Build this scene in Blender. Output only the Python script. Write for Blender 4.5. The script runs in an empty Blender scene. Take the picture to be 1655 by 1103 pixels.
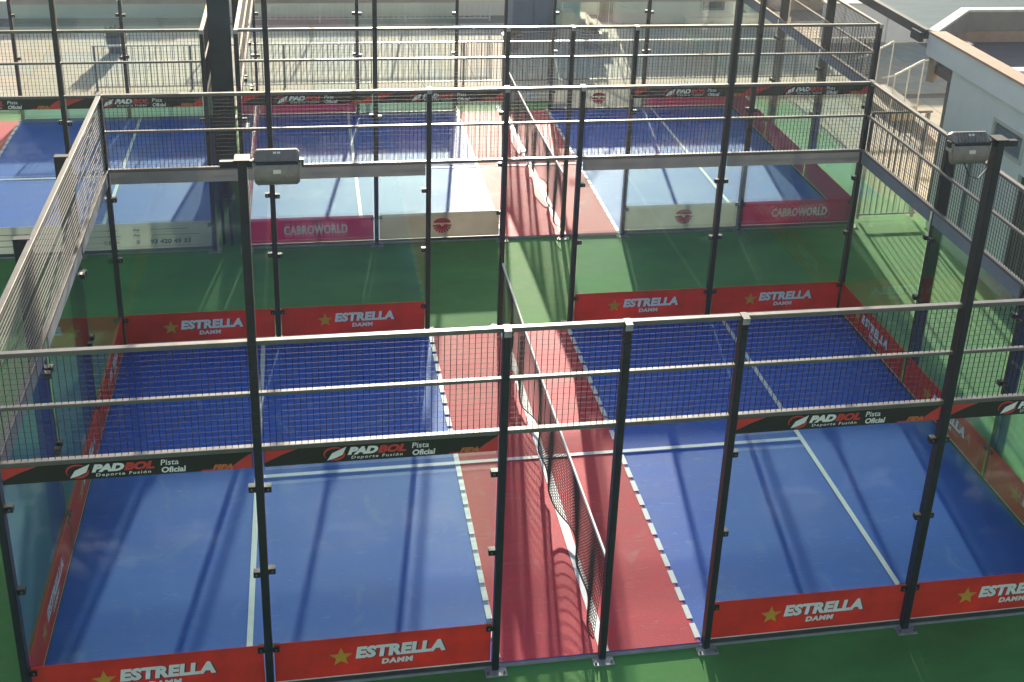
import bpy, math, random
from mathutils import Matrix, Vector
random.seed(7)
S = bpy.context.scene
COL = S.collection

# ------------------------------------------------------------------ camera
P = dict(c=(-2.5138, -8.5021, 8.2665), yaw=0.191554, pitch=-0.391442, roll=0.042086,
         f=1971.6, ppx=855.22, ppy=304.12)
cy_, sy_ = math.cos(P['yaw']), math.sin(P['yaw'])
cp_, sp_ = math.cos(P['pitch']), math.sin(P['pitch'])
fw = Vector((sy_*cp_, cy_*cp_, sp_)); rt = Vector((cy_, -sy_, 0)); up = rt.cross(fw)
cr_, sr_ = math.cos(P['roll']), math.sin(P['roll'])
r2 = cr_*rt + sr_*up; u2 = -sr_*rt + cr_*up
cam_d = bpy.data.cameras.new('camera')
cam = bpy.data.objects.new('camera', cam_d); COL.objects.link(cam)
M = Matrix.Identity(4)
for i in range(3):
    M[i][0] = r2[i]; M[i][1] = u2[i]; M[i][2] = -fw[i]; M[i][3] = P['c'][i]
cam.matrix_world = M
cam_d.sensor_fit = 'HORIZONTAL'; cam_d.sensor_width = 36
cam_d.lens = P['f']/1655*36
cam_d.shift_x = -(P['ppx']-827.5)/1655
cam_d.shift_y = (P['ppy']-551.5)/1655
cam_d.clip_start = 0.1; cam_d.clip_end = 2000
S.camera = cam

# ------------------------------------------------------------------ light
SUN_EL = math.radians(11.6)
SUN_AZ = math.atan2(0.145, 0.99)                 # from +Y towards +X
w = bpy.data.worlds.new('World'); S.world = w; w.use_nodes = True
nt = w.node_tree; bg = nt.nodes['Background']
sky = nt.nodes.new('ShaderNodeTexSky'); sky.sky_type = 'NISHITA'
sky.sun_disc = False; sky.sun_elevation = SUN_EL; sky.sun_rotation = SUN_AZ
sky.air_density = 1.0; sky.dust_density = 1.5
nt.links.new(sky.outputs[0], bg.inputs[0]); bg.inputs[1].default_value = 0.085
sl = bpy.data.lights.new('sun', 'SUN'); sl.energy = 5.0; sl.angle = math.radians(0.6)
sl.color = (1.0, 0.90, 0.75)
so = bpy.data.objects.new('sun', sl); COL.objects.link(so)
d = Vector((-math.sin(SUN_AZ)*math.cos(SUN_EL), -math.cos(SUN_AZ)*math.cos(SUN_EL), -math.sin(SUN_EL)))
so.rotation_euler = d.to_track_quat('-Z', 'Y').to_euler(); so.location = (5, 30, 14)
S.view_settings.view_transform = 'Standard'; S.view_settings.look = 'None'
S.view_settings.exposure = 1.68; S.view_settings.gamma = 1
S.view_settings.use_curve_mapping = False
S.render.engine = 'CYCLES'
S.cycles.transparent_max_bounces = 64
S.cycles.max_bounces = 20; S.cycles.transmission_bounces = 16; S.cycles.glossy_bounces = 4
S.cycles.diffuse_bounces = 3
S.cycles.caustics_refractive = False; S.cycles.caustics_reflective = False

# ------------------------------------------------------------------ materials
def new_mat(name):
    m = bpy.data.materials.new(name); m.use_nodes = True
    n = m.node_tree; n.nodes.clear()
    o = n.nodes.new('ShaderNodeOutputMaterial')
    return m, n, o

def mat(name, col, rough=0.6, metal=0.0, var=0.12, scale=6.0, bump=0.0, bscale=60.0, spec=0.5,
        dust=None, dust_amt=0.0, stretch=(1, 1, 1), rvar=0.1, coat=0.0, trans=0.0, scuff=None, scuff_amt=.0):
    m, n, o = new_mat(name)
    N = n.nodes.new; L = n.links.new
    b = N('ShaderNodeBsdfPrincipled'); L(b.outputs[0], o.inputs[0])
    tc = N('ShaderNodeTexCoord'); mp = N('ShaderNodeMapping'); mp.inputs['Scale'].default_value = stretch
    L(tc.outputs['Object'], mp.inputs[0])
    no = N('ShaderNodeTexNoise'); no.inputs['Scale'].default_value = scale; no.inputs['Detail'].default_value = 6
    no.inputs['Roughness'].default_value = 0.65
    L(mp.outputs[0], no.inputs[0])
    mx = N('ShaderNodeMix'); mx.data_type = 'RGBA'
    mx.inputs['A'].default_value = (*[c*(1-var) for c in col], 1)
    mx.inputs['B'].default_value = (*[min(1, c*(1+var)) for c in col], 1)
    rmp = N('ShaderNodeMapRange'); rmp.inputs[1].default_value = .3; rmp.inputs[2].default_value = .7
    L(no.outputs[0], rmp.inputs[0]); L(rmp.outputs[0], mx.inputs['Factor'])
    last = mx.outputs['Result']
    if dust:
        n2 = N('ShaderNodeTexNoise'); n2.inputs['Scale'].default_value = scale*0.35; n2.inputs['Detail'].default_value = 9
        n2.inputs['Roughness'].default_value = .72; n2.inputs['Distortion'].default_value = .6
        L(mp.outputs[0], n2.inputs[0])
        r3 = N('ShaderNodeMapRange'); r3.inputs[1].default_value = .42; r3.inputs[2].default_value = .75
        r3.inputs[3].default_value = dust_amt*.25; r3.inputs[4].default_value = dust_amt
        L(n2.outputs[0], r3.inputs[0])
        m3 = N('ShaderNodeMix'); m3.data_type = 'RGBA'
        L(r3.outputs[0], m3.inputs['Factor']); L(last, m3.inputs['A'])
        m3.inputs['B'].default_value = (*dust, 1); last = m3.outputs['Result']
    if scuff:
        for sc, st, lo, hi in ((7.0, (1, 5, 1), .63, .72), (16.0, (6, 1.2, 1), .66, .74), (2.2, (1, 1, 1), .60, .78)):
            m4p = N('ShaderNodeMapping'); m4p.inputs['Scale'].default_value = st; m4p.inputs['Rotation'].default_value = (0, 0, sc*.31)
            L(tc.outputs['Object'], m4p.inputs[0])
            n4 = N('ShaderNodeTexNoise'); n4.inputs['Scale'].default_value = sc; n4.inputs['Detail'].default_value = 5; n4.inputs['Distortion'].default_value = 1.2
            L(m4p.outputs[0], n4.inputs[0])
            r4 = N('ShaderNodeMapRange'); r4.inputs[1].default_value = lo; r4.inputs[2].default_value = hi; r4.inputs[4].default_value = scuff_amt
            L(n4.outputs[0], r4.inputs[0])
            m4 = N('ShaderNodeMix'); m4.data_type = 'RGBA'; L(r4.outputs[0], m4.inputs['Factor']); L(last, m4.inputs['A'])
            m4.inputs['B'].default_value = (*scuff, 1); last = m4.outputs['Result']
    L(last, b.inputs['Base Color'])
    if trans:
        tl = N('ShaderNodeBsdfTranslucent'); L(last, tl.inputs[0])
        ms = N('ShaderNodeMixShader'); ms.inputs[0].default_value = trans
        L(b.outputs[0], ms.inputs[1]); L(tl.outputs[0], ms.inputs[2]); L(ms.outputs[0], o.inputs[0])
    rr = N('ShaderNodeMapRange'); rr.inputs[3].default_value = max(.02, rough-rvar); rr.inputs[4].default_value = min(1, rough+rvar)
    L(no.outputs[0], rr.inputs[0]); L(rr.outputs[0], b.inputs['Roughness'])
    b.inputs['Metallic'].default_value = metal
    b.inputs['Specular IOR Level'].default_value = spec
    b.inputs['Coat Weight'].default_value = coat
    if bump:
        nb = N('ShaderNodeTexNoise'); nb.inputs['Scale'].default_value = bscale; nb.inputs['Detail'].default_value = 3
        L(mp.outputs[0], nb.inputs[0])
        bp = N('ShaderNodeBump'); bp.inputs['Strength'].default_value = bump; bp.inputs['Distance'].default_value = .01
        L(nb.outputs[0], bp.inputs['Height']); L(bp.outputs[0], b.inputs['Normal'])
    return m

MT = {}
MT['frame'] = mat('charcoal_frame_paint', (.016, .021, .026), rough=.45, var=.3, scale=9, spec=.4, dust=(.12, .11, .09), dust_amt=.06)
MT['rail'] = mat('warm_grey_rail_paint', (.115, .105, .09), rough=.35, var=.2, scale=9, spec=.9, dust=(.22, .19, .15), dust_amt=.12)
MT['wirepale'] = mat('weathered_mesh_wire', (.20, .18, .16), rough=.5, spec=.5, var=.2)
MT['profile'] = mat('dark_leak_stop_profile', (.05, .055, .05), rough=.5, var=.3, scale=6)
MT['wire'] = mat('dark_mesh_wire', (.016, .020, .028), rough=.6, spec=.22, var=.1)
MT['blue'] = mat('blue_court_coating', (.005, .092, .50), rough=.62, var=.12, scale=1.6, bump=.35, bscale=140, spec=.18, scuff=(.17, .29, .48), scuff_amt=.42,
                 dust=(.06, .20, .52), dust_amt=.35, stretch=(.55, 1.3, 1), rvar=.08)
MT['pink'] = mat('red_court_coating', (.60, .050, .078), rough=.68, var=.12, scale=2.0, bump=.35, bscale=140, spec=.15, scuff=(.52, .24, .24), scuff_amt=.4,
                 dust=(.50, .16, .14), dust_amt=.15, stretch=(.6, 1.3, 1), rvar=.08)
MT['green'] = mat('green_ground_coating', (.072, .250, .070), rough=.85, scuff=(.16, .26, .12), scuff_amt=.40, var=.25, scale=1.1, bump=.5, bscale=220, spec=.2,
                  dust=(.15, .24, .07), dust_amt=.4, stretch=(.6, 1.4, 1))
MT['line'] = mat('white_line_paint', (.72, .74, .72), rough=.55, var=.10, scale=9, dust=(.35, .42, .5), dust_amt=.35)
MT['slab'] = mat('grey_concrete_edge', (.26, .26, .25), rough=.85, var=.2, scale=5, bump=.4)
MT['beige'] = mat('beige_paving', (.50, .455, .35), rough=.9, spec=.15, var=.12, scale=3, bump=.5, bscale=40, dust=(.30, .27, .21), dust_amt=.4)
MT['beige2'] = mat('warm_beige_paving', (.52, .43, .32), rough=.9, spec=.15, var=.12, scale=3, bump=.5, bscale=40, dust=(.31, .26, .20), dust_amt=.4)
MT['beige3'] = mat('grey_beige_paving', (.43, .415, .34), rough=.9, spec=.15, var=.12, scale=3, bump=.5, bscale=40, dust=(.26, .25, .21), dust_amt=.4)
MT['joint'] = mat('paving_bed', (.20, .18, .15), rough=.9, var=.2, scale=8)
MT['red'] = mat('red_banner_vinyl', (.78, .050, .030), rough=.5, var=.18, scale=2.5, dust=(.5, .18, .14), dust_amt=.12, trans=0.25)
MT['magenta'] = mat('magenta_banner_vinyl', (.62, .018, .16), rough=.5, var=.10, scale=2.5, dust=(.5, .15, .25), dust_amt=.1, trans=0.3)
MT['cream'] = mat('cream_banner_vinyl', (.68, .66, .60), rough=.55, var=.08, scale=2.5, dust=(.36, .33, .27), dust_amt=.3, trans=0.45)
MT['greyv'] = mat('grey_banner_vinyl', (.52, .46, .41), rough=.55, var=.08, scale=2.5, dust=(.3, .25, .22), dust_amt=.3, trans=0.5)
MT['teal'] = mat('pale_teal_banner_vinyl', (.38, .50, .44), rough=.55, var=.1, scale=2.5, dust=(.3, .38, .34), dust_amt=.3, trans=0.6)
MT['boardblack'] = mat('black_name_board', (.018, .019, .018), rough=.45, var=.2, scale=4)
MT['boardback'] = mat('grey_board_back', (.40, .37, .33), rough=.6, var=.12, scale=3, dust=(.34, .28, .24), dust_amt=.3, trans=0.35)
MT['boardside'] = mat('blue_grey_board_back', (.30, .34, .37), rough=.55, var=.1, scale=3, dust=(.33, .32, .30), dust_amt=.2, trans=0.3)
MT['ivory'] = mat('ivory_print', (.84, .80, .70), rough=.5, var=.06)
MT['gold'] = mat('gold_print', (.62, .33, .045), rough=.45, var=.1)
MT['redprint'] = mat('red_print', (.62, .05, .04), rough=.5, var=.06)
MT['maroon'] = mat('crest_red_print', (.72, .05, .09), rough=.5, var=.06, trans=0.3)
MT['orange'] = mat('orange_print', (.60, .17, .05), rough=.5, var=.06)
MT['ink'] = mat('dark_print', (.06, .065, .075), rough=.5, var=.1)
MT['greyink'] = mat('grey_print', (.22, .23, .20), rough=.5, var=.1)
MT['galv'] = mat('galvanised_plate', (.36, .36, .34), rough=.5, metal=.3, var=.2, scale=20)
MT['bolt'] = mat('steel_bolt', (.25, .25, .26), rough=.35, metal=.8, var=.1)
MT['net'] = mat('dark_net_cord', (.050, .038, .034), rough=.8, var=.2)
MT['tape'] = mat('white_net_tape', (.72, .70, .66), rough=.7, var=.08)
MT['wallw'] = mat('pale_render_wall', (.86, .82, .77), rough=.85, var=.06, scale=1.5, bump=.3, bscale=50, dust=(.66, .65, .62), dust_amt=.25)
MT['wallc'] = mat('cream_render_wall', (.60, .57, .49), rough=.85, var=.06, scale=1.5, bump=.3, bscale=50)
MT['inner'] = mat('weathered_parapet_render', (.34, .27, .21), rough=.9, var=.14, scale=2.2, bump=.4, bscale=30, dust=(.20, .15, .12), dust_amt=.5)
MT['terra'] = mat('terracotta_coping', (.46, .25, .16), rough=.75, var=.14, scale=6, bump=.4, dust=(.55, .38, .27), dust_amt=.5)
MT['copew'] = mat('cream_coping', (.66, .60, .48), rough=.7, var=.1, scale=6)
MT['roof'] = mat('weathered_roof_felt', (.22, .17, .15), rough=.85, var=.25, scale=1.4, bump=.5, dust=(.24, .20, .18), dust_amt=.5, stretch=(.5, 2, 1))
MT['tealroof'] = mat('blue_grey_metal_roof', (.09, .145, .165), rough=.9, spec=.1, var=.2, scale=1.5, dust=(.15, .19, .20), dust_amt=.35, stretch=(.4, 2, 1))
MT['darkbeam'] = mat('dark_gutter_metal', (.05, .06, .07), rough=.5, var=.15)
MT['railw'] = mat('pale_handrail_steel', (.62, .60, .56), rough=.4, metal=.1, var=.08)
MT['raild'] = mat('grey_picket_steel', (.12, .12, .12), rough=.5, var=.15)
MT['kiosk'] = mat('slate_blue_panel', (.085, .13, .20), rough=.55, var=.12, scale=2)
MT['tealp'] = mat('sea_green_panel', (.20, .33, .33), rough=.5, var=.12, scale=2)
MT['darkglass'] = mat('dark_window_glass', (.05, .055, .075), rough=.15, var=.1, spec=.8)
MT['slat'] = mat('blue_grey_shutter_slat', (.17, .21, .23), rough=.5, var=.12)
MT['shutter'] = mat('taupe_shutter_panel', (.20, .18, .16), rough=.6, var=.14, stretch=(1, 1, .3))
MT['lampbody'] = mat('grey_bronze_lamp_housing', (.22, .19, .165), rough=.45, metal=.2, var=.25, scale=14, dust=(.26, .20, .15), dust_amt=.35)
MT['lampglass'] = mat('lamp_lens_glass', (.35, .34, .32), rough=.12, var=.1, spec=.9)
MT['rubber'] = mat('black_cable', (.02, .02, .02), rough=.5)
MT['screen'] = mat('dark_teal_gap_sheet', (.02, .035, .042), rough=.8, var=.3, scale=3)
MT['leaf'] = mat('dull_green_leaf', (.06, .09, .05), rough=.6, var=.3)
MT['bluebox'] = mat('faded_blue_plastic', (.08, .20, .46), rough=.5, var=.15)
MT['bin'] = mat('slate_bin_metal', (.07, .09, .12), rough=.5, var=.15)
MT['earth'] = mat('dry_ground', (.32, .29, .24), rough=.95, var=.2, scale=.4)

def glass_mat():
    m, n, o = new_mat('court_safety_glass')
    N = n.nodes.new; L = n.links.new
    tr = N('ShaderNodeBsdfTransparent'); tr.inputs[0].default_value = (.93, .98, .96, 1)
    rf = N('ShaderNodeBsdfRefraction'); rf.inputs['Color'].default_value = (.93, .98, .96, 1)
    rf.inputs['Roughness'].default_value = 0; rf.inputs['IOR'].default_value = 1.03
    m1 = N('ShaderNodeMixShader'); m1.inputs[0].default_value = GL_REFR
    L(tr.outputs[0], m1.inputs[1]); L(rf.outputs[0], m1.inputs[2])
    # thin blotchy film: a little dust, plus painted-in pale reflections
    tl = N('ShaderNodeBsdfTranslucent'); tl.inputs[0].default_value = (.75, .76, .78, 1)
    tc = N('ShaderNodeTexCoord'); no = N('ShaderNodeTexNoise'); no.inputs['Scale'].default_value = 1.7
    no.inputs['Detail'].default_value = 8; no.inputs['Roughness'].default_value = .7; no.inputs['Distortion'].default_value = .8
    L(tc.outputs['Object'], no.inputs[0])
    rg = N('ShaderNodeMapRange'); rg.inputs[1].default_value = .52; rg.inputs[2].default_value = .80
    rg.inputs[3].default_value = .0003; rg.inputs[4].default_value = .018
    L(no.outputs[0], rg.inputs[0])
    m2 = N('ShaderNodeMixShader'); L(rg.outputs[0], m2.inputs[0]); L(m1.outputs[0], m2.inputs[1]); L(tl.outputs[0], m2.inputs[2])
    gl = N('ShaderNodeBsdfGlossy'); gl.inputs['Roughness'].default_value = .02; gl.inputs[0].default_value = (1, 1, 1, 1)
    fr = N('ShaderNodeFresnel')
    ge = N('ShaderNodeNewGeometry'); ir = N('ShaderNodeMapRange')      # both faces of the pane reflect alike
    ir.inputs[3].default_value = 1.45; ir.inputs[4].default_value = 1/1.45
    L(ge.outputs['Backfacing'], ir.inputs[0]); L(ir.outputs[0], fr.inputs[0])
    m3 = N('ShaderNodeMixShader'); L(fr.outputs[0], m3.inputs[0]); L(m2.outputs[0], m3.inputs[1]); L(gl.outputs[0], m3.inputs[2])
    L(m3.outputs[0], o.inputs[0])
    return m
GL_REFR = .15
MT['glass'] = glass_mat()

# ------------------------------------------------------------------ mesh helpers
class MB:
    def __init__(s): s.v = []; s.f = []
    def box(s, x0, x1, y0, y1, z0, z1):
        b = len(s.v)
        s.v += [(x0, y0, z0), (x1, y0, z0), (x1, y1, z0), (x0, y1, z0), (x0, y0, z1), (x1, y0, z1), (x1, y1, z1), (x0, y1, z1)]
        s.f += [(b, b+3, b+2, b+1), (b+4, b+5, b+6, b+7), (b, b+1, b+5, b+4), (b+1, b+2, b+6, b+5), (b+2, b+3, b+7, b+6), (b+3, b, b+4, b+7)]
        return s
    def cbox(s, x0, x1, y0, y1, z0, z1, c):
        # box with chamfered long edges: octagonal section swept along the longest axis
        dx, dy, dz = x1-x0, y1-y0, z1-z0
        ax = max((dx, 0), (dy, 1), (dz, 2))[1]
        lo = [x0, y0, z0]; hi = [x1, y1, z1]
        o = [i for i in range(3) if i != ax]
        if ax == 1: o = [2, 0]
        a0, a1, b0, b1 = lo[o[0]], hi[o[0]], lo[o[1]], hi[o[1]]
        ring = [(a0+c, b0), (a1-c, b0), (a1, b0+c), (a1, b1-c), (a1-c, b1), (a0+c, b1), (a0, b1-c), (a0, b0+c)]
        b = len(s.v)
        for t in (lo[ax], hi[ax]):
            for p, q in ring:
                v = [0, 0, 0]; v[ax] = t; v[o[0]] = p; v[o[1]] = q; s.v.append(tuple(v))
        for i in range(8):
            j = (i+1) % 8; s.f.append((b+i, b+j, b+8+j, b+8+i))
        s.f.append(tuple(b+7-i for i in range(8))); s.f.append(tuple(b+8+i for i in range(8)))
        return s
    def tube(s, pts, r, n=6, cap=True):
        pts = [Vector(p) for p in pts]; b = len(s.v)
        for i, p in enumerate(pts):
            t = (pts[min(i+1, len(pts)-1)]-pts[max(i-1, 0)]).normalized()
            a = Vector((0, 0, 1)) if abs(t.z) < .9 else Vector((1, 0, 0))
            u = t.cross(a).normalized(); v = t.cross(u)
            for k in range(n):
                an = 2*math.pi*k/n + math.pi/4
                s.v.append(tuple(p + u*(math.cos(an)*r) + v*(math.sin(an)*r)))
        for i in range(len(pts)-1):
            for k in range(n):
                k2 = (k+1) % n
                s.f.append((b+i*n+k, b+(i+1)*n+k, b+(i+1)*n+k2, b+i*n+k2))
        if cap:
            s.f.append(tuple(b+k for k in range(n))); s.f.append(tuple(b+(len(pts)-1)*n+n-1-k for k in range(n)))
        return s
    def lathe(s, prof, n=20, c=(0, 0, 0)):
        b = len(s.v)
        for r, z in prof:
            for k in range(n):
                a = 2*math.pi*k/n; s.v.append((c[0]+r*math.cos(a), c[1]+r*math.sin(a), c[2]+z))
        for i in range(len(prof)-1):
            for k in range(n):
                k2 = (k+1) % n; s.f.append((b+i*n+k, b+i*n+k2, b+(i+1)*n+k2, b+(i+1)*n+k))
        return s
    def prism(s, poly, y0, y1):      # polygon in xz, extruded along y
        b = len(s.v); n = len(poly)
        s.v += [(x, y0, z) for x, z in poly] + [(x, y1, z) for x, z in poly]
        s.f.append(tuple(b+i for i in range(n))); s.f.append(tuple(b+2*n-1-i for i in range(n)))
        for i in range(n):
            j = (i+1) % n; s.f.append((b+j, b+i, b+n+i, b+n+j))
        return s
    def slab(s, poly, z0, z1):       # polygon in xy, extruded along z
        b = len(s.v); n = len(poly)
        s.v += [(x, y, z0) for x, y in poly] + [(x, y, z1) for x, y in poly]
        s.f.append(tuple(b+n-1-i for i in range(n))); s.f.append(tuple(b+n+i for i in range(n)))
        for i in range(n):
            j = (i+1) % n; s.f.append((b+i, b+j, b+n+j, b+n+i))
        return s
    def mesh(s, name, m):
        me = bpy.data.meshes.new(name); me.from_pydata(s.v, [], s.f); me.materials.append(MT[m]); me.update()
        return me

def link(name, me, parent=None, loc=(0, 0, 0), rot=(0, 0, 0)):
    o = bpy.data.objects.new(name, me); COL.objects.link(o)
    o.location = loc; o.rotation_euler = rot
    if parent: o.parent = parent
    return o
def empty(name, label, cat, loc=(0, 0, 0), rz=0, group=None):
    o = bpy.data.objects.new(name, None); COL.objects.link(o); o.location = loc; o.rotation_euler = (0, 0, rz)
    o['label'] = label; o['category'] = cat
    if group: o['group'] = group
    o.empty_display_size = .2
    return o
def struct(name, me, loc=(0, 0, 0), parent=None):
    o = link(name, me, parent, loc); o['kind'] = 'structure'; return o
CACHE = {}
def cached(key, fn):
    if key not in CACHE: CACHE[key] = fn()
    return CACHE[key]

def text_mesh(body, width, height, m, bold=0.0, shear=0.0, spacing=1.0):
    """lettering filling width x height, centred, facing -y, raised 2 mm"""
    def mk():
        cu = bpy.data.curves.new('lettering', 'FONT'); cu.body = body; cu.size = 1; cu.offset = bold
        cu.shear = shear; cu.space_character = spacing; cu.resolution_u = 3; cu.fill_mode = 'FRONT'
        cu.extrude = 0.0
        ob = bpy.data.objects.new('lettering', cu); COL.objects.link(ob)
        dg = bpy.context.evaluated_depsgraph_get()
        me = bpy.data.meshes.new_from_object(ob.evaluated_get(dg))
        bpy.data.objects.remove(ob); bpy.data.curves.remove(cu)
        xs = [v.co.x for v in me.vertices]; ys = [v.co.y for v in me.vertices]
        cx, cy = (min(xs)+max(xs))/2, (min(ys)+max(ys))/2
        sx = width/(max(xs)-min(xs)); sy = height/(max(ys)-min(ys))
        for v in me.vertices:
            v.co = Vector(((v.co.x-cx)*sx, 0, (v.co.y-cy)*sy))
        me.materials.clear(); me.materials.append(MT[m]); me.name = 'lettering'
        return me
    return cached(('t', body, width, height, m, bold, shear, spacing), mk)

def poly_mesh(key, poly, m):
    return cached(key, lambda: MB().prism(poly, -.001, .001).mesh(key, m))

def bar_mesh(l, m): return cached(('bar', l, m), lambda: MB().box(-l/2, l/2, -.001, .001, -.007, .007).mesh('print_line', m))

def star_poly(r):
    p = []
    for k in range(10):
        a = math.pi/2 + k*math.pi/5; q = r if k % 2 == 0 else r*.42
        p.append((q*math.cos(a), q*math.sin(a)))
    return list(reversed(p))

# ------------------------------------------------------------------ wall kit
H1, H2, H3, HS = 2.52, 3.02, 3.49, 2.32       # rails and underside of the name board
GZ = -.03                                       # green ground level, the court slab top is z = 0
def post_mesh(h, wd, dp):
    return cached(('post', h, wd, dp), lambda: MB().cbox(-wd/2, wd/2, -dp/2, dp/2, GZ+.01, h, .007).mesh('post', 'frame'))
def clamp_mesh(sgn):
    def mk():
        return MB().box(*(sorted((sgn*.026, sgn*.092))), -.028, .028, -.028, .028).mesh('clamp', 'frame')
    return cached(('clamp', sgn), mk)
def clampbolt_mesh(sgn):
    return cached(('cb', sgn), lambda: MB().tube([(sgn*.066, -.036, 0), (sgn*.066, .036, 0)], .009, 6).mesh('bolt', 'bolt'))
def plate_mesh():
    return cached('plate', lambda: MB().cbox(-.10, .10, -.12, .10, GZ, GZ+.012, .004).mesh('base_plate', 'galv'))
def platebolt_mesh():
    return cached('pbolt', lambda: MB().lathe([(0, .012), (.013, .012), (.013, .024), (.006, .024), (.006, .04), (0, .04)], 6).mesh('bolt', 'bolt'))
def cap_mesh():
    def mk():
        b = MB().box(-.03, .03, -.062, -.050, H3-.055, H3+.004)
        b.tube([(0, -.068, H3-.018), (0, -.06, H3-.018)], .009, 6); return b.mesh('bracket', 'galv')
    return cached('cap', mk)
def rail_mesh(L, z, hh, dd):
    return cached(('rail', L, z, hh, dd), lambda: MB().cbox(0, L, -dd/2, dd/2, z-hh, z, .004).mesh('rail', 'rail'))
def grid_mesh(wd, z0, z1, side=False):
    def mk():
        b = MB(); r = .0017
        n = round(wd/.05)
        for i in range(1, n):
            x = wd*i/n; b.tube([(x, .003, z0), (x, .003, z1)], r*(2.1 if not side else 1.6), 4, False)
        k = round((z1-z0)/.05)
        for i in range(1, k):
            z = z0+(z1-z0)*i/k; b.tube([(0, -.002, z), (wd, -.002, z)], r*(.85 if not side else 3.2), 4, False)
        return b.mesh('mesh_panel', 'wirepale' if side else 'wire')
    return cached(('grid', wd, z0, z1, side), mk)
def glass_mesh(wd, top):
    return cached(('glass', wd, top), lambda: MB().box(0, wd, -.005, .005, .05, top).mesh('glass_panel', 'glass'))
BZ0, BZ1 = .045, .475
def banner(parent, x0, wd, style, far=False):
    mm = dict(estrella='red', cabro='magenta', crest='greyv', crestw='cream', phone='cream', notes='cream', teal='teal', creamplain='cream', maroonplain='magenta')[style]
    me = cached(('banner', wd, mm), lambda: MB().cbox(0, wd, -.004, .004, BZ0, BZ1, .001).mesh('banner', mm))
    b = link('banner', me, parent, (x0, -.012, 0))
    zc = (BZ0+BZ1)/2; y = -.0075
    def put(name, m, fx, z, dy=0): return link(name, m, b, (wd*fx, y-dy, z))
    hem = cached(('hem', wd), lambda: MB().box(.004, wd-.004, -.001, .001, BZ0+.004, BZ0+.012).mesh('hem', 'ivory'))
    put('hem', hem, 0, 0)
    if style == 'estrella':
        put('star', poly_mesh('star', star_poly(.105), 'gold'), .30, zc+.005)
        put('lettering', text_mesh('ESTRELLA', .80, .135, 'ink', .06, .12, 1.06), .583, zc+.033)
        put('lettering', text_mesh('ESTRELLA', .80, .135, 'ivory', .06, .12, 1.06), .576, zc+.038, .002)
        put('lettering', text_mesh('DAMM', .28, .06, 'ivory', .06, .1, 1.15), .56, zc-.085, .002)
    elif style == 'cabro':
        put('lettering', text_mesh('CABROWORLD', .98, .155, 'ivory', .035, 0, 1.08), .53, zc)
    elif style in ('crest', 'crestw'):
        def crest():
            q = MB(); q.prism([(.14*math.cos(a*math.pi/10), .03+.08*math.sin(a*math.pi/10)) for a in range(10, -1, -1)], -.001, .001)
            for k in range(9):
                a = math.pi + (k+.5)*math.pi/9
                c, s_ = math.cos(a), math.sin(a)
                q.prism([(c*.03-s_*.012, s_*.03+c*.012), (c*.15-s_*.016, s_*.15+c*.016), (c*.15+s_*.016, s_*.15-c*.016), (c*.03+s_*.012, s_*.03-c*.012)], -.001, .001)
            return q.mesh('crest', 'maroon')
        put('crest', cached('crest', crest), .52, zc+.01)
        if style == 'crest':
            pass
        if 0: put('crest_patch', cached('crestp', lambda: MB().prism([(-.05, .03), (-.03, .06), (.03, .06), (.05, .03)][::1], -.001, .001).mesh('crest_patch', 'ivory')), .52, zc+.03, .0025)
    elif style == 'phone':
        put('lettering', text_mesh('93 420 49 33', .60, .075, 'ink', .04), .68, zc-.10)
        put('lettering', text_mesh('Aop', .11, .06, 'ink', .05, .3), .42, zc+.10)
        put('lettering', text_mesh('Aop', .11, .06, 'ink', .05, .3), .42, zc+.01)
        ic = cached('icon', lambda: MB().prism([(-.025, -.03), (-.025, .03), (.025, .03), (.025, -.03)], -.001, .001).mesh('phone_icon', 'greyink'))
        put('phone_icon', ic, .43, zc-.10)
        for fx, z, l in ((.68, .105, .56), (.72, .01, .70), (.17, .10, .42), (.17, .0, .5)):
            put('print_line', bar_mesh(l, 'greyink'), fx, zc+z)
        put('print_line', bar_mesh(.34, 'redprint'), .2, zc-.10)
    elif style == 'notes':
        for fx, z, l in ((.62, .09, .9), (.58, .0, 1.0), (.64, -.10, .8)):
            put('print_line', bar_mesh(l, 'greyink'), fx, zc+z)
    return b
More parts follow.
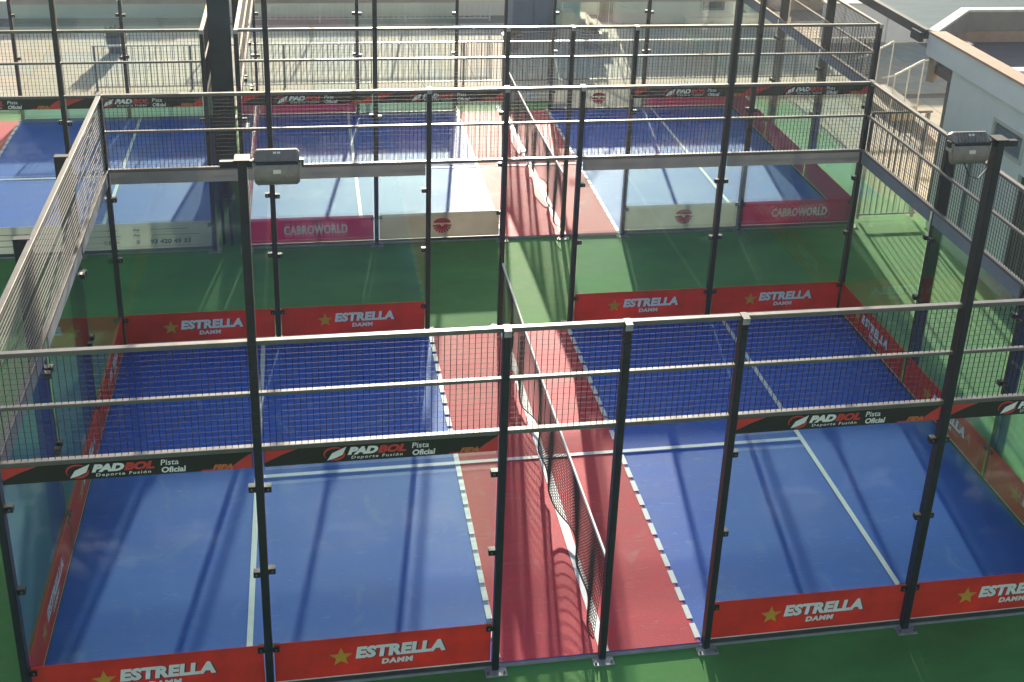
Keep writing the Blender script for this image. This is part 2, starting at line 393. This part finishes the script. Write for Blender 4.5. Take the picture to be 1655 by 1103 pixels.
def board(parent, x0, wd, face):
    m0 = {'name': 'boardblack', 'back': 'boardback', 'side': 'boardside'}[face]
    nm = 'name_board' if face == 'name' else 'board_panel'
    me = cached((nm, wd, m0), lambda: MB().cbox(0, wd, -.004, .004, HS, H1-.042, .001).mesh(nm, m0))
    b = link(nm, me, parent, (x0, -.014, 0))
    if face != 'name': return b
    zc = (HS+H1-.042)/2; y = -.0062
    def put(name, m, fx, z, dy=0): return link(name, m, b, (wd*fx, y-dy, z))
    hh = (H1-.042-HS)/2 - .004
    put('red_flash', cached('fl1', lambda: MB().prism([(0, hh), (.26, hh), (.13, hh*.35), (0, -hh*.5)], -.001, .001).mesh('red_flash', 'redprint')), .002, zc)
    put('red_flash', cached('fl2', lambda: MB().prism([(-.40, -hh), (-.40, -hh*.86), (-.17, -hh*.8), (-.10, 0), (0, hh*.9), (0, -hh)], -.001, .001).mesh('red_flash', 'redprint')), .998, zc)
    def ring(a0, a1, ra, rb, wdt, m, key):
        def mk():
            q = MB(); pts = []
            for k in range(13):
                a = a0+(a1-a0)*k/12; pts.append(((ra+wdt*math.sin(math.pi*k/12))*math.cos(a), (rb+wdt*math.sin(math.pi*k/12))*math.sin(a)))
            for k in range(12, -1, -1):
                a = a0+(a1-a0)*k/12; pts.append(((ra-wdt*math.sin(math.pi*k/12))*math.cos(a), (rb-wdt*math.sin(math.pi*k/12))*math.sin(a)))
            P_ = []
            for p_ in pts:
                if not P_ or (abs(p_[0]-P_[-1][0])+abs(p_[1]-P_[-1][1])) > 1e-5: P_.append(p_)
            q.prism(P_[::-1], -.001, .001); return q.mesh('logo_arc', m)
        return cached(key, mk)
    put('logo_arc', ring(math.radians(35), math.radians(215), .085, .062, .008, 'redprint', 'a1'), .295, zc)
    put('logo_arc', ring(math.radians(230), math.radians(380), .080, .055, .010, 'redprint', 'a2'), .295, zc, .0003)
    put('logo_blade', cached('blade', lambda: MB().prism([(-.07, -.055), (-.03, .012), (.085, .065), (.055, -.008), (.0, -.035)], -.001, .001).mesh('logo_blade', 'ivory')), .300, zc, .0025)
    put('lettering', text_mesh('PAD', .25, .074, 'ivory', .07, .28), .415, zc+.021)
    put('lettering', text_mesh('BOL', .235, .074, 'redprint', .055, .28), .540, zc+.021)
    put('lettering', text_mesh('Deporte Fusión', .42, .036, 'ivory', .015, .15, 1.25), .475, zc-.046)
    put('lettering', text_mesh('Pista', .14, .052, 'ivory', .01, .12), .662, zc+.034)
    put('lettering', text_mesh('Oficial', .19, .055, 'ivory', .035, .12), .677, zc-.036)
    put('emblem', text_mesh('FIPA', .16, .05, 'orange', .05, .35), .875, zc-.045, .0025)
    return b

def wall(label, origin, rz, L, posts, panels, out, group, heavy=False):
    W = empty('court_fence', label, 'court fence', (origin[0], origin[1], 0), rz, group)
    for (s, h, kind, cl) in posts:
        wd, dp = (.060, .10) if kind != 'side' else (.08, .15)
        yo = out*.02 if kind != 'side' else out*.085
        if kind == 'tall': wd, dp = .066, .11
        p_ = link('post', post_mesh(h, wd, dp), W, (s, yo, 0))
        link('base_plate', plate_mesh(), p_, (0, 0, 0), (0, 0, 0 if out < 0 else math.pi))
        for bx in (-.075, .075):
            for by in (-.09, .07): link('bolt', platebolt_mesh(), p_, (bx, by*(1 if out < 0 else -1), GZ))
        for z in (.42, 1.26, 2.10):
            for sg in cl:
                dz = random.uniform(-.015, .015)
                c = link('clamp', clamp_mesh(sg), p_, (0, -yo, z+dz))
                link('bolt', clampbolt_mesh(sg), p_, (0, -yo, z+dz))
        if h < 4 and kind != 'side':
            link('bracket', cap_mesh(), p_, (0, 0 if out < 0 else 0, 0))
    link('rail', rail_mesh(L, H3, .040, .055), W)
    if not heavy: link('rail', rail_mesh(L, H2, .030, .045), W)
    link('rail', rail_mesh(L, H1, .040, .055), W)
    for (a, b, glass, ban, brd) in panels:
        wd = round(b-a, 3)
        link('mesh_panel', grid_mesh(wd, H1, H2-.03 if not heavy else H2, heavy), W, (a, 0, 0))['kind'] = 'stuff'
        link('mesh_panel', grid_mesh(wd, H2, H3-.04, heavy), W, (a, 0, 0))['kind'] = 'stuff'
        if glass:
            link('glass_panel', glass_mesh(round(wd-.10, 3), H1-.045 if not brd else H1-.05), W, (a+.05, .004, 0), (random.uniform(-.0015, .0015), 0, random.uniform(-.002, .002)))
        if glass: link('leak_stop_profile', cached(('bp', wd), lambda: MB().box(0, wd, -.008, .008, GZ-.03, BZ0-.002).mesh('leak_stop_profile', 'profile')), W, (a, -.066 if False else (-.012), 0))  # dark strip added under each panel to keep sun from leaking beneath
        if ban: banner(W, a+.045, round(wd-.09, 3), ban)
        if brd: board(W, a+.045, round(wd-.09, 3), brd)
    return W

LR = (-1, 1)
def front_posts(off=0, x0=-5, shift=None):
    sp = [(0, H3+.005, 'std', (1,)), (2, 5.0, 'tall', LR), (4, H3+.005, 'std', (-1,)), (5, H3+.005, 'std', ()),
          (6, H3+.005, 'std', (1,)), (8, 5.0, 'tall', LR), (10, H3+.005, 'std', (-1,))]
    return sp
def long_panels(b1, b2, b3, b4, brd):
    return [(0, 2, 1, b1, brd), (2, 4, 1, b2, brd), (4, 5, 0, None, None), (5, 6, 0, None, None), (6, 8, 1, b3, brd), (8, 10, 1, b4, brd)]
def side_panels(b, brd='side'):
    return [(0, 2.07, 1, b, brd), (2.07, 4.13, 1, b, brd), (4.13, 6.19, 1, b, brd)]
DEP = 6.19

# ------------------------------------------------------------------ ground
def rect(x0, x1, y0, y1, z, m, name, th=None):
    b = MB()
    if th: b.box(x0, x1, y0, y1, z-th, z)
    else:
        b.v = [(x0, y0, z), (x1, y0, z), (x1, y1, z), (x0, y1, z)]; b.f = [(0, 1, 2, 3)]
    return b.mesh(name, m)
struct('ground', rect(-300, 300, -300, 300, -.12, 'earth', 'ground'))
struct('green_ground', MB().slab([(-18, -9), (7.72, -9), (7.72, 8.9), (7.95, 9.0), (7.95, 15.98), (-18, 15.98)], -.11, GZ).mesh('green_ground', 'green'))
struct('pavement', MB().slab([(-18, 15.99), (7.96, 15.99), (7.96, 9.0), (16, 9.0), (16, 40), (-18, 40)], -.11, -.028).mesh('pavement', 'joint'))
def paving(x0, x1, y0, y1, sx, sy, z, name_parent):
    par = bpy.data.objects[name_parent]
    nx = int((x1-x0)/sx); ny = int((y1-y0)/sy)
    ms = [cached(('pav', sx, sy, k), lambda k=k: MB().cbox(.006, sx-.006, .006, sy-.006, 0, .03, .004).mesh('paving_slab', k)) for k in ('beige', 'beige2', 'beige3')]
    for i in range(nx):
        for j in range(ny):
            o = link('paving_slab', random.choice(ms), par, (x0+i*sx, y0+j*sy, z+random.uniform(-.002, .003)))
paving(8.0, 13.4, 9.05, 15.9, .6, .6, -.03, 'pavement')
paving(-12.0, 13.5, 16.0, 23.2, 1.2, .8, -.03, 'pavement')

def dash_mesh():
    return cached('dash', lambda: rect(-.028, .028, 0, .19, 0, 'line', 'line_dash'))
def court(cx, y0, lines=True):
    s = struct('court_surface', MB().box(-5.0, 5.0, 0, DEP, -.09, 0).mesh('court_surface', 'blue'), (cx, y0, 0))
    k = link('kerb_edge', cached('kerb', lambda: MB().box(-5.03, 5.03, -.03, -.001, -.09, -.004).box(-5.03, 5.03, DEP+.001, DEP+.03, -.09, -.004)
             .box(-5.03, -5.001, -.001, DEP+.001, -.09, -.004).box(5.001, 5.03, -.001, DEP+.001, -.09, -.004).mesh('kerb_edge', 'slab')), s)
    z = link('net_zone', cached('zone', lambda: rect(-.95, .95, 0, DEP, .004, 'pink', 'net_zone')), s)
    vl = cached('vline', lambda: rect(-.028, .028, 0, DEP, .008, 'line', 'court_line'))
    for x in (-3.2, 3.2): link('court_line', vl, s, (x, 0, 0))
    link('court_line', cached('cline', lambda: rect(-.045, .045, 0, DEP, .008, 'line', 'court_line')), s, (.03, 0, 0))
    hl = cached('hline', lambda: rect(-3.17, -.003, -.028, .028, .012, 'line', 'court_line'))
    link('court_line', hl, s, (0, 3.1, 0)); link('court_line', hl, s, (3.175, 3.1, 0))
    n = int(DEP/.253)
    for x in (-.965, .95):
        for i in range(n):
            link('line_dash', dash_mesh(), s, (x, .06+i*.253, .008))
    return s
c1 = court(0, 0); c2 = court(1.485, 9.155); c3 = court(-9.0, 9.155)
C2X, C2Y = 1.485, 9.155

# ------------------------------------------------------------------ court enclosures
G1 = 'glass and mesh walls of the nearest court'
G2 = 'glass and mesh walls of the court behind'
G3 = 'glass and mesh walls of the court at far left'
P_std = front_posts()
wall('nearest glass and mesh wall across the foreground with red beer banners and black name boards', (-5, 0), 0, 10,
     P_std, long_panels('estrella', 'estrella', 'estrella', 'estrella', 'name'), -1, G1)
wall('rear glass wall of the near court, red beer banners below, plain grey boards above', (-5, DEP), 0, 10,
     P_std, long_panels('estrella', 'estrella', 'estrella', 'estrella', 'back'), 1, G1)
SP = [(2.07, H3+.005, 'side', LR), (4.13, H3+.005, 'side', LR)]
wall('slanting left side wall of the near court with mesh seen edge-on', (-5, 0), math.pi/2, DEP, SP, side_panels('estrella'), 1, G1, heavy=True)
wall('right side wall of the near court running back beside the pale building', (5, DEP), -math.pi/2, DEP, SP, side_panels('estrella'), 1, G1)
wall('front wall of the second court with magenta and grey crest banners', (C2X-5, C2Y), 0, 10,
     P_std, long_panels('cabro', 'crest', 'crestw', 'cabro', 'name'), -1, G2)
wall('far end wall of the second court in front of the beige paving', (C2X-5, C2Y+DEP), 0, 10,
     P_std, long_panels('maroonplain', 'teal', 'crestw', 'maroonplain', 'back'), 1, G2)
wall('left side wall of the second court, close against its neighbour', (C2X-5, C2Y), math.pi/2, DEP, SP, side_panels('cabro'), 1, G2)
wall('right side wall of the second court nearest the paved passage', (C2X+5, C2Y+DEP), -math.pi/2, DEP, SP, side_panels('maroonplain'), 1, G2)
hp = [(0, H3+.005, 'std', ()), (1, H3+.005, 'std', (1,)), (3, 5.0, 'tall', LR), (5, H3+.005, 'std', (-1,))]
hpan = lambda a, b, brd: [(0, 1, 0, None, None), (1, 3, 1, a, brd), (3, 5, 1, b, brd)]
wall('front wall of the far left court with cream telephone banners', (-9, C2Y), 0, 5, hp, hpan('notes', 'phone', 'name'), -1, G3)
wall('far end wall of the far left court with pale teal banners', (-9, C2Y+DEP), 0, 5, hp, hpan('teal', 'teal', 'back'), 1, G3)
wall('right side wall of the far left court beside the dark gap', (-4, C2Y+DEP), -math.pi/2, DEP, SP, side_panels('teal'), 1, G3)

GS = empty('gap_filler', 'added dark blue-green sheet darkening the narrow gap between the two rear courts', 'screen', (-3.757, C2Y+.16, 0))  # sheet added to darken the gap where edge-on side posts line up
link('gap_sheet', MB().cbox(-.16, .16, -.012, .012, 1.25, 4.9, .004).mesh('gap_sheet', 'screen'), GS)
link('gap_sheet_post', MB().cbox(-.022, .022, .016, .06, GZ, 4.92, .005).mesh('gap_sheet_post', 'frame'), GS)
link('gap_sheet_post', MB().cbox(-.022, .022, .016, .06, GZ, 4.92, .005).mesh('gap_sheet_post', 'frame'), GS, (-.12, 0, 0))

# ------------------------------------------------------------------ nets
def net(cx, y0, seed, label):
    rnd = random.Random(seed)
    W = empty('court_net', label, 'net', (cx, y0, 0), 0, 'nets across the courts')
    NY, NZ = 160, 24
    ph = [rnd.uniform(0, 6.28) for _ in range(5)]
    def zb(y): return .11+.035*math.sin(y*2.3+ph[0])+.028*math.sin(y*5.1+ph[1])+.015*math.sin(y*11+ph[2])
    def xo(y, t):  # sideways billow, t = 0 bottom .. 1 top
        k = math.sin(math.pi*min(1, t*.9))*.5+.5*(1-t)
        return (.055*math.sin(y*2.9+ph[3])+.04*math.sin(y*6.3+ph[4]))*(1-t)**.6*1.0
    def zt(y): return 1.03-.05*math.sin(math.pi*y/DEP)
    def pt(i, j):
        y = .04+(DEP-.08)*i/NY; t = j/NZ
        return (xo(y, t), y, zb(y)+(zt(y)-zb(y))*t)
    b = MB(); r = .0036
    for i in range(NY+1): b.tube([pt(i, j) for j in range(0, NZ+1, 3)], r, 3, False)
    for j in range(NZ+1): b.tube([pt(i, j) for i in range(0, NY+1, 2)], r, 3, False)
    link('netting', b.mesh('netting', 'net'), W)['kind'] = 'stuff'
    link('bottom_cord', MB().tube([pt(i, 0) for i in range(0, NY+1, 1)], .009, 5).mesh('bottom_cord', 'net'), W)
    tp = MB()
    for i in range(0, NY, 2):
        pass
    ring = []
    for i in range(0, NY+1, 3):
        y = .04+(DEP-.08)*i/NY; ring.append((0, y, zt(y)))
    q = MB(); n = len(ring)
    for (x, y, z) in ring:
        q.v += [(x-.009, y, z-.022), (x+.009, y, z-.022), (x+.009, y, z+.012), (x-.009, y, z+.012)]
    for i in range(n-1):
        for k in range(4):
            k2 = (k+1) % 4; q.f.append((i*4+k, i*4+k2, (i+1)*4+k2, (i+1)*4+k))
    link('top_tape', q.mesh('top_tape', 'tape'), W)
    return W
net(0, 0, 3, 'long sagging dark net with white top tape down the middle of the near court')
net(C2X, C2Y, 11, 'smaller net across the second court, seen behind the rear glass wall')

# ------------------------------------------------------------------ floodlights
def floodlight(x, y, side, label):
    F = empty('floodlight', label, 'floodlight', (x, y, 4.94), 0, 'floodlights on the tall front posts')
    s = side
    arm = MB().cbox(min(-s*.16, s*.44), max(-s*.16, s*.44), -.025, .025, .0, .05, .005)
    arm.box(-.055, .055, -.065, .065, .061, .073)
    link('bracket_arm', arm.mesh('bracket_arm', 'frame'), F)
    b = MB(); tilt = math.radians(38)
    # housing: rounded back shell, swept along x
    prof = []
    for k in range(13):
        a = math.pi*k/12; prof.append((.15*math.cos(a), -.085*abs(math.sin(a))**.7))
    prof = prof + [(-.15, .012), (.15, .012)]
    x0, x1 = sorted((s*.085, s*.41))
    v0 = len(b.v)
    secs = [(x0, .86), (x0+.02, 1), (x1-.02, 1), (x1, .86)]
    ct, st = math.cos(tilt), math.sin(tilt)
    def tr(px, u, v):
        # u along panel (up), v outwards (negative = back)
        return (px, .03 + v*ct*1.0 + u*st*.55, -.02 + u*ct - v*0 + v*st*-1.0)
    for px, sc in secs:
        for u, v in prof: b.v.append(tr(px, u*sc, v*sc))
    n = len(prof)
    for i in range(len(secs)-1):
        for k in range(n):
            k2 = (k+1) % n; b.f.append((v0+i*n+k, v0+i*n+k2, v0+(i+1)*n+k2, v0+(i+1)*n+k))
    b.f.append(tuple(v0+n-1-k for k in range(n))); b.f.append(tuple(v0+3*n+k for k in range(n)))
    link('housing', b.mesh('housing', 'lampbody'), F)
    fb = MB()
    for i in range(9):
        px = x0+.045+i*(x1-x0-.09)/8
        A = [tr(px, u*.93, -.088) for u in (-.6*.15, .6*.15)]
        v1 = len(fb.v)
        for ax in (-.003, .003):
            for u, v in ((.02, -.08), (.125, -.055), (.125, -.068), (.02, -.096)):
                fb.v.append(tr(px+ax, u, v))
        fb.f += [(v1, v1+1, v1+2, v1+3), (v1+7, v1+6, v1+5, v1+4), (v1+3, v1+2, v1+6, v1+7), (v1+1, v1, v1+4, v1+5), (v1+2, v1+1, v1+5, v1+6), (v1, v1+3, v1+7, v1+4)]
    link('cooling_fins', fb.mesh('cooling_fins', 'lampbody'), F)
    lens = MB(); v1 = 0
    for u, px in ((-.13, x0+.02), (-.13, x1-.02), (.13, x1-.02), (.13, x0+.02)):
        lens.v.append(tr(px, u, .014))
    for u, px in ((-.13, x0+.02), (-.13, x1-.02), (.13, x1-.02), (.13, x0+.02)):
        lens.v.append(tr(px, u, .024))
    lens.f = [(0, 3, 2, 1), (4, 5, 6, 7), (0, 1, 5, 4), (1, 2, 6, 5), (2, 3, 7, 6), (3, 0, 4, 7)]
    link('lens', lens.mesh('lens', 'lampglass'), F)
    xm = (x0+x1)/2
    def sticker(u, w2, h2, m, nm):
        q = MB()
        for uu, px in ((u-h2, xm-w2), (u-h2, xm+w2), (u+h2, xm+w2), (u+h2, xm-w2)):
            k = max(-1, min(1, uu/.15)); a = math.acos(k); v = -.085*abs(math.sin(a))**.7
            q.v.append(tr(px, uu, v-.003))
        q.f = [(0, 1, 2, 3)]; link(nm, q.mesh(nm, m), F)
    sticker(.095, .028, .010, 'ivory', 'sticker'); sticker(-.07, .028, .016, 'copew', 'sticker')
    for px in (x0-.012, x1+.004):
        link('yoke_arm', MB().box(px, px+.008, -.03, .06, -.04, .04).mesh('yoke_arm', 'galv'), F)
    hb = MB(); pts = [tr(px, u, v) for px, u, v in ((x0+.01, 0, -.092), (x1-.01, 0, -.092))]
    link('hinge_bar', hb.tube(pts, .014, 6).mesh('hinge_bar', 'frame'), F)
    if s > 0: return F
    cab = MB().tube([(s*.30, -.05, -.12), (s*.26, -.09, -.22), (s*.17, -.08, -.25), (s*.09, -.05, -.18), (s*.05, -.04, -.06)], .006, 6)
    link('cable', cab.mesh('cable', 'rubber'), F)
    return F
floodlight(-3, -.02, 1, 'grey floodlight on the tall foreground post at left, hanging to the right of the post')
floodlight(3, -.02, -1, 'brownish floodlight with a looped cable on the tall foreground post at right')

# ------------------------------------------------------------------ pale building on the right
BX = 7.8
B = empty('flat_roofed_building', 'pale blue-grey building with terracotta coping and a flat roof terrace', 'building', (BX, 9.0, 0))
def part(name, mb, m, par, loc=(0, 0, 0)): return link(name, mb.mesh(name, m), par, loc)
# coordinates below are relative to the building's far left corner
wl = MB()
# facade pieces round the high window and the shutter opening
y_w0, y_w1, z_w0, z_w1 = -2.30, -1.42, 1.98, 2.44
y_d0, y_d1, z_d1 = -4.6, -2.15, 1.75
wl.box(0, .22, y_w1, 0, -.1, 2.78)
wl.box(0, .22, y_w0, y_w1, z_w1, 2.78); wl.box(0, .22, y_w0, y_w1, -.1, z_w0)
wl.box(0, .22, -14, y_w0, z_d1+.1, 2.78)
wl.box(0, .22, y_d1, y_w0+0.0, -.1, z_d1+.1) if y_d1 < y_w0 else None
wl.box(0, .22, -14, y_d0, -.1, z_d1+.1)
wl.box(0.222, 8, -.22, 0, -.1, 2.78)
part('wall', wl, 'wallw', B)
part('parapet', MB().box(-.09, .12, -14, .78, 2.782, 3.16), 'wallw', B)
part('coping', MB().box(-.13, .16, -14, .70, 3.162, 3.20), 'terra', B)
# chamfered and rear parapet of the terrace
def obl(x0, y0, x1, y1, t, z0, z1):
    dx, dy = x1-x0, y1-y0; l = math.hypot(dx, dy); nx, ny = dy/l*t, -dx/l*t
    return MB().slab([(x0, y0), (x1, y1), (x1+nx, y1+ny), (x0+nx, y0+ny)][::-1], z0, z1)
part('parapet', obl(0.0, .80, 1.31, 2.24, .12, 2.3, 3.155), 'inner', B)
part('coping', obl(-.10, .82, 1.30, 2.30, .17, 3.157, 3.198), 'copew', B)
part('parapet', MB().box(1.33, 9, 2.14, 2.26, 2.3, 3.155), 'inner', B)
part('coping', MB().box(1.34, 9, 2.10, 2.29, 3.157, 3.199), 'copew', B)
part('skirting', MB().box(1.33, 9, 2.10, 2.137, 2.60, 2.80), 'terra', B)
part('skirting', obl(0.06, .74, 1.34, 2.12, .03, 2.60, 2.80), 'terra', B)
part('roof', MB().slab([(.12, -14), (9, -14), (9, 2.1), (1.3, 2.1), (.12, .8)], 2.45, 2.60), 'roof', B)
wf = part('window', MB().box(-.02, .12, y_w0, y_w0+.05, z_w0, z_w1).box(-.02, .12, y_w1-.05, y_w1, z_w0, z_w1)
          .box(-.02, .12, y_w0+.05, y_w1-.05, z_w1-.05, z_w1).box(-.02, .12, y_w0+.05, y_w1-.05, z_w0, z_w0+.05), 'wallc', B)
sm = MB().box(.02, .04, y_w0+.05, y_w1-.05, 0, .055).mesh('slat', 'slat')
for k in range(6): link('slat', sm, wf, (.0, 0, z_w0+.055+k*.061), (0, 0, 0))
part('pane', MB().box(.10, .11, y_w0+.05, y_w1-.05, z_w0+.05, z_w1-.05), 'darkglass', wf)
sh = part('shutter', MB().box(.09, .12, y_d0, y_d1, -.1, z_d1+.1), 'shutter', B)
rib = MB().box(0, .02, 0, .05, -.08, z_d1+.06).mesh('shutter_rib', 'shutter')
for k in range(14): link('shutter_rib', rib, sh, (.068, y_d0+.08+k*.17, 0))
part('plinth', MB().box(-.10, -.002, -2.9, -.3, -.1, .26), 'wallc', B)
part('pipe', MB().tube([(-.06, -1.1, 0), (-.06, -1.1, 1.95), (-.02, -1.2, 2.02)], .03, 8), 'slat', B)

R_ = empty('roof_canopy', 'blue-grey metal canopy roof with dark gutter edge beyond the terrace', 'canopy', (7.7, 9.86, 3.2))
part('roof_sheet', MB().slab([(.06, -.1), (1.25, 1.3), (1.5, 1.45), (14, 1.45), (14, 3.7), (.06, 3.7)], -.12, -.03), 'tealroof', R_)
part('gutter', MB().box(-.04, .055, -.05, 3.75, -.16, .0), 'darkbeam', R_)
part('gutter_bracket', MB().box(-.12, -.042, -.02, .30, -.22, -.06), 'darkbeam', R_)
part('column', MB().cbox(.42, .66, -.42, -.20, -3.22, -.16, .01), 'raild', R_)
part('column', MB().cbox(8.2, 8.4, 3.3, 3.5, -3.22, -.13, .01), 'raild', R_)

# ------------------------------------------------------------------ railings
def railing(name, label, x0, x1, y, h, step, m_top, m_p, rt=0, grp=None, z0=-.0):
    Rg = empty(name, label, 'railing', (x0, y, z0), rt, grp)
    L = x1-x0
    part('top_rail', MB().cbox(0, L, -.02, .02, h-.035, h, .006), m_top, Rg)
    part('bottom_rail', MB().cbox(0, L, -.015, .015, .08, .105, .004), m_p, Rg)
    pm = MB().cbox(-.008, .008, -.008, .008, .106, h-.036, .002).mesh('picket', m_p)
    n = int(L/step)
    for i in range(1, n): link('picket', pm, Rg, (L*i/n, 0, 0))
    ps = MB().cbox(-.022, .022, -.022, .022, 0, h-.036, .004).mesh('rail_post', m_p)
    k = max(1, round(L/2.0))
    for i in range(k+1): link('rail_post', ps, Rg, (.03+(L-.06)*i/k, .045, 0))
    return Rg
railing('picket_gate', 'tall grey picket gate closing the passage between the court and the pale building', 6.68, 7.74, 9.3, 1.95, .105, 'raild', 'raild')
railing('picket_railing', 'long picket railing with white handrail behind the courts', -6.9, 10.6, 17.15, 1.0, .115, 'railw', 'raild')
railing('picket_railing', 'second picket railing, added for its shadow stripes, at the back edge of the paving', -4.4, 2.3, 22.6, 1.05, .14, 'railw', 'railw')  # added railing, its pickets throw the diagonal stripes on the paving
def stair(label, x, y, n, w_, rise, run, dirx):
    T = empty('garden_stair', label, 'stair', (x, y, 0), 0)
    st = MB().box(0, run, 0, w_, -.03, 0)
    for i in range(n):
        part('step', MB().box(i*run*dirx if dirx > 0 else -(i+1)*run, (i+1)*run if dirx > 0 else -i*run, 0, w_, 0, rise*(i+1)), 'beige', T)
    for yy in (.04, w_-.04):
        pts = [(-.3*dirx, yy, .95), (0, yy, 1.0), (n*run*dirx, yy, 1.0+n*rise), (n*run*dirx+.35*dirx, yy, 1.0+n*rise)]
        part('handrail', MB().tube(pts, .022, 8), 'railw', T)
        for i in (0, n//2, n):
            part('baluster', MB().tube([(i*run*dirx, yy, max(0, rise*i)), (i*run*dirx, yy, 1.0+rise*i)], .014, 6), 'railw', T)
    return T
stair('beige steps with pale handrails beyond the paved passage', 9.6, 14.2, 2, 1.5, .16, .30, 1)
stair('small flight of steps with white handrail beside the slate blue kiosk', 5.2, 20.2, 5, 1.3, .17, .3, -1)

# ------------------------------------------------------------------ things behind the courts
K = empty('kiosk', 'slate blue kiosk standing behind the net of the second court', 'kiosk', (2.55, 20.7, 0))
part('body', MB().cbox(0, 1.02, 0, 1.0, -.03, 1.22, .02), 'kiosk', K)
pm = MB().box(0, .46, -.02, -.002, .05, 1.15).mesh('panel', 'kiosk')
for i in range(2): link('panel', pm, K, (.03+i*.5, 0, 0))
part('roof', MB().box(-.05, 1.07, -.06, 1.06, 1.222, 1.27), 'darkbeam', K)
K2 = empty('screen_panel', 'sea green screen panel beside the slate blue kiosk', 'screen', (3.62, 20.6, 0))
part('board', MB().cbox(0, .62, 0, .06, .25, 1.15, .01), 'tealp', K2)
for x in (.04, .58): part('leg', MB().box(x-.03, x+.03, .062, .12, -.03, 1.1), 'raild', K2)

D_ = empty('garden_wall', 'low cream wall with dark framed panels at the back right', 'wall', (5.6, 22.3, 0))
part('wall', MB().box(0, 4.9, 0, .3, -.1, 1.0), 'wallc', D_)
part('sill', MB().box(1.9, 4.9, -.14, -.002, 0, .16), 'copew', D_)
for x0, x1, z0, z1, m in ((2.35, 3.05, .3, .86, 'darkglass'), (3.25, 3.95, .22, .9, 'tealp'), (4.05, 4.85, .25, .92, 'darkglass')):
    f_ = part('window', MB().box(x0, x0+.04, -.04, -.003, z0, z1).box(x1-.04, x1, -.04, -.003, z0, z1).box(x0+.04, x1-.04, -.04, -.003, z1-.04, z1).box(x0+.04, x1-.04, -.04, -.003, z0, z0+.04), 'railw', D_)
    part('pane', MB().box(x0+.04, x1-.04, -.02, -.004, z0+.04, z1-.04), m, f_)
D2 = empty('rendered_wall', 'plain lavender-white rendered wall beyond the paved passage', 'wall', (10.6, 20.2, 0))
part('wall', MB().box(0, 6, 0, .25, -.1, 1.0), 'wallw', D2)
part('coping', MB().box(-.04, 6.04, -.04, .29, 1.002, 1.05), 'copew', D2)
for i in range(5): part('pilaster', MB().box(.5+i*1.2, .7+i*1.2, -.08, -.002, -.1, .95), 'wallw', D2)
D3 = empty('retaining_wall', 'pale retaining wall with white coping along the back of the paving', 'wall', (-12, 23.3, 0))
part('wall', MB().box(0, 17.4, 0, .35, -.1, .38), 'wallc', D3)
part('coping', MB().box(-.02, 17.42, -.04, .38, .382, .43), 'copew', D3)
struct('upper_pavement', MB().box(-14, 17, 23.7, 45, -.1, .33).mesh('upper_pavement', 'joint'))
def planter(x, y, label):  # added and sized to cast the long dark shapes on the paving
    T = empty('planter', label, 'planter', (x, y, 0), 0, 'low planters added for their shadows on the rear paving')
    part('pot', MB().lathe([(0, 0), (.16, 0), (.22, .20), (.24, .36), (.26, .37), (.26, .40), (.22, .40), (.20, .33), (0, .33)], 18), 'bin', T)
    rnd = random.Random(label); b = MB()
    for k in range(90):
        a = rnd.uniform(0, 6.28); q = rnd.uniform(.02, .16); h = .38+rnd.uniform(.02, .26); w_ = rnd.uniform(.02, .035)
        cx, cy2 = q*math.cos(a), q*math.sin(a); tx, ty = math.cos(a)*rnd.uniform(.02, .12), math.sin(a)*rnd.uniform(.02, .12)
        v = len(b.v); b.v += [(cx-w_, cy2, .33), (cx+w_, cy2, .33), (cx+w_+tx*.6, cy2+ty*.6, h*.8), (cx+tx, cy2+ty, h), (cx-w_+tx*.6, cy2+ty*.6, h*.8)]
        b.f.append((v, v+1, v+2, v+3, v+4))
    part('foliage', b, 'leaf', T)['kind'] = 'stuff'
planter(-6.85, 20.1, 'slate planter with a low clump of leaves at the far left of the rear paving')
planter(4.4, 20.0, 'slate planter with a low clump of leaves right of the slate blue kiosk')
planter(2.42, 19.9, 'slate planter with a low clump of leaves left of the slate blue kiosk')

for k, (x, y, wd_, lb) in enumerate(((-6.3, 24.1, 1.1, 'long low blue equipment box on the upper paving at left'), (1.35, 24.3, .7, 'short low blue equipment box on the upper paving near the centre'))):
    E_ = empty('equipment_box', lb, 'box', (x, y, .33), 0, 'blue equipment boxes')
    part('box_body', MB().cbox(0, wd_, 0, .5, 0, .26, .01), 'bluebox', E_)
    part('lid', MB().cbox(-.02, wd_+.02, -.02, .52, .262, .31, .01), 'bluebox', E_)
    part('handle', MB().tube([(wd_*.4, -.022, .2), (wd_*.4, -.05, .18), (wd_*.6, -.05, .18), (wd_*.6, -.022, .2)], .01, 6), 'raild', E_)

# ------------------------------------------------------------------ air
hz, hn, ho = new_mat('morning_haze')
pv = hn.nodes.new('ShaderNodeVolumePrincipled'); pv.inputs['Color'].default_value = (.80, .90, 1, 1)
pv.inputs['Density'].default_value = .0004; pv.inputs['Anisotropy'].default_value = .55
hn.links.new(pv.outputs[0], ho.inputs['Volume'])
MT['haze'] = hz
hb = link('haze', MB().box(-60, 60, -14, 60, -1.2, 9.5).mesh('haze', 'haze')); hb['kind'] = 'stuff'
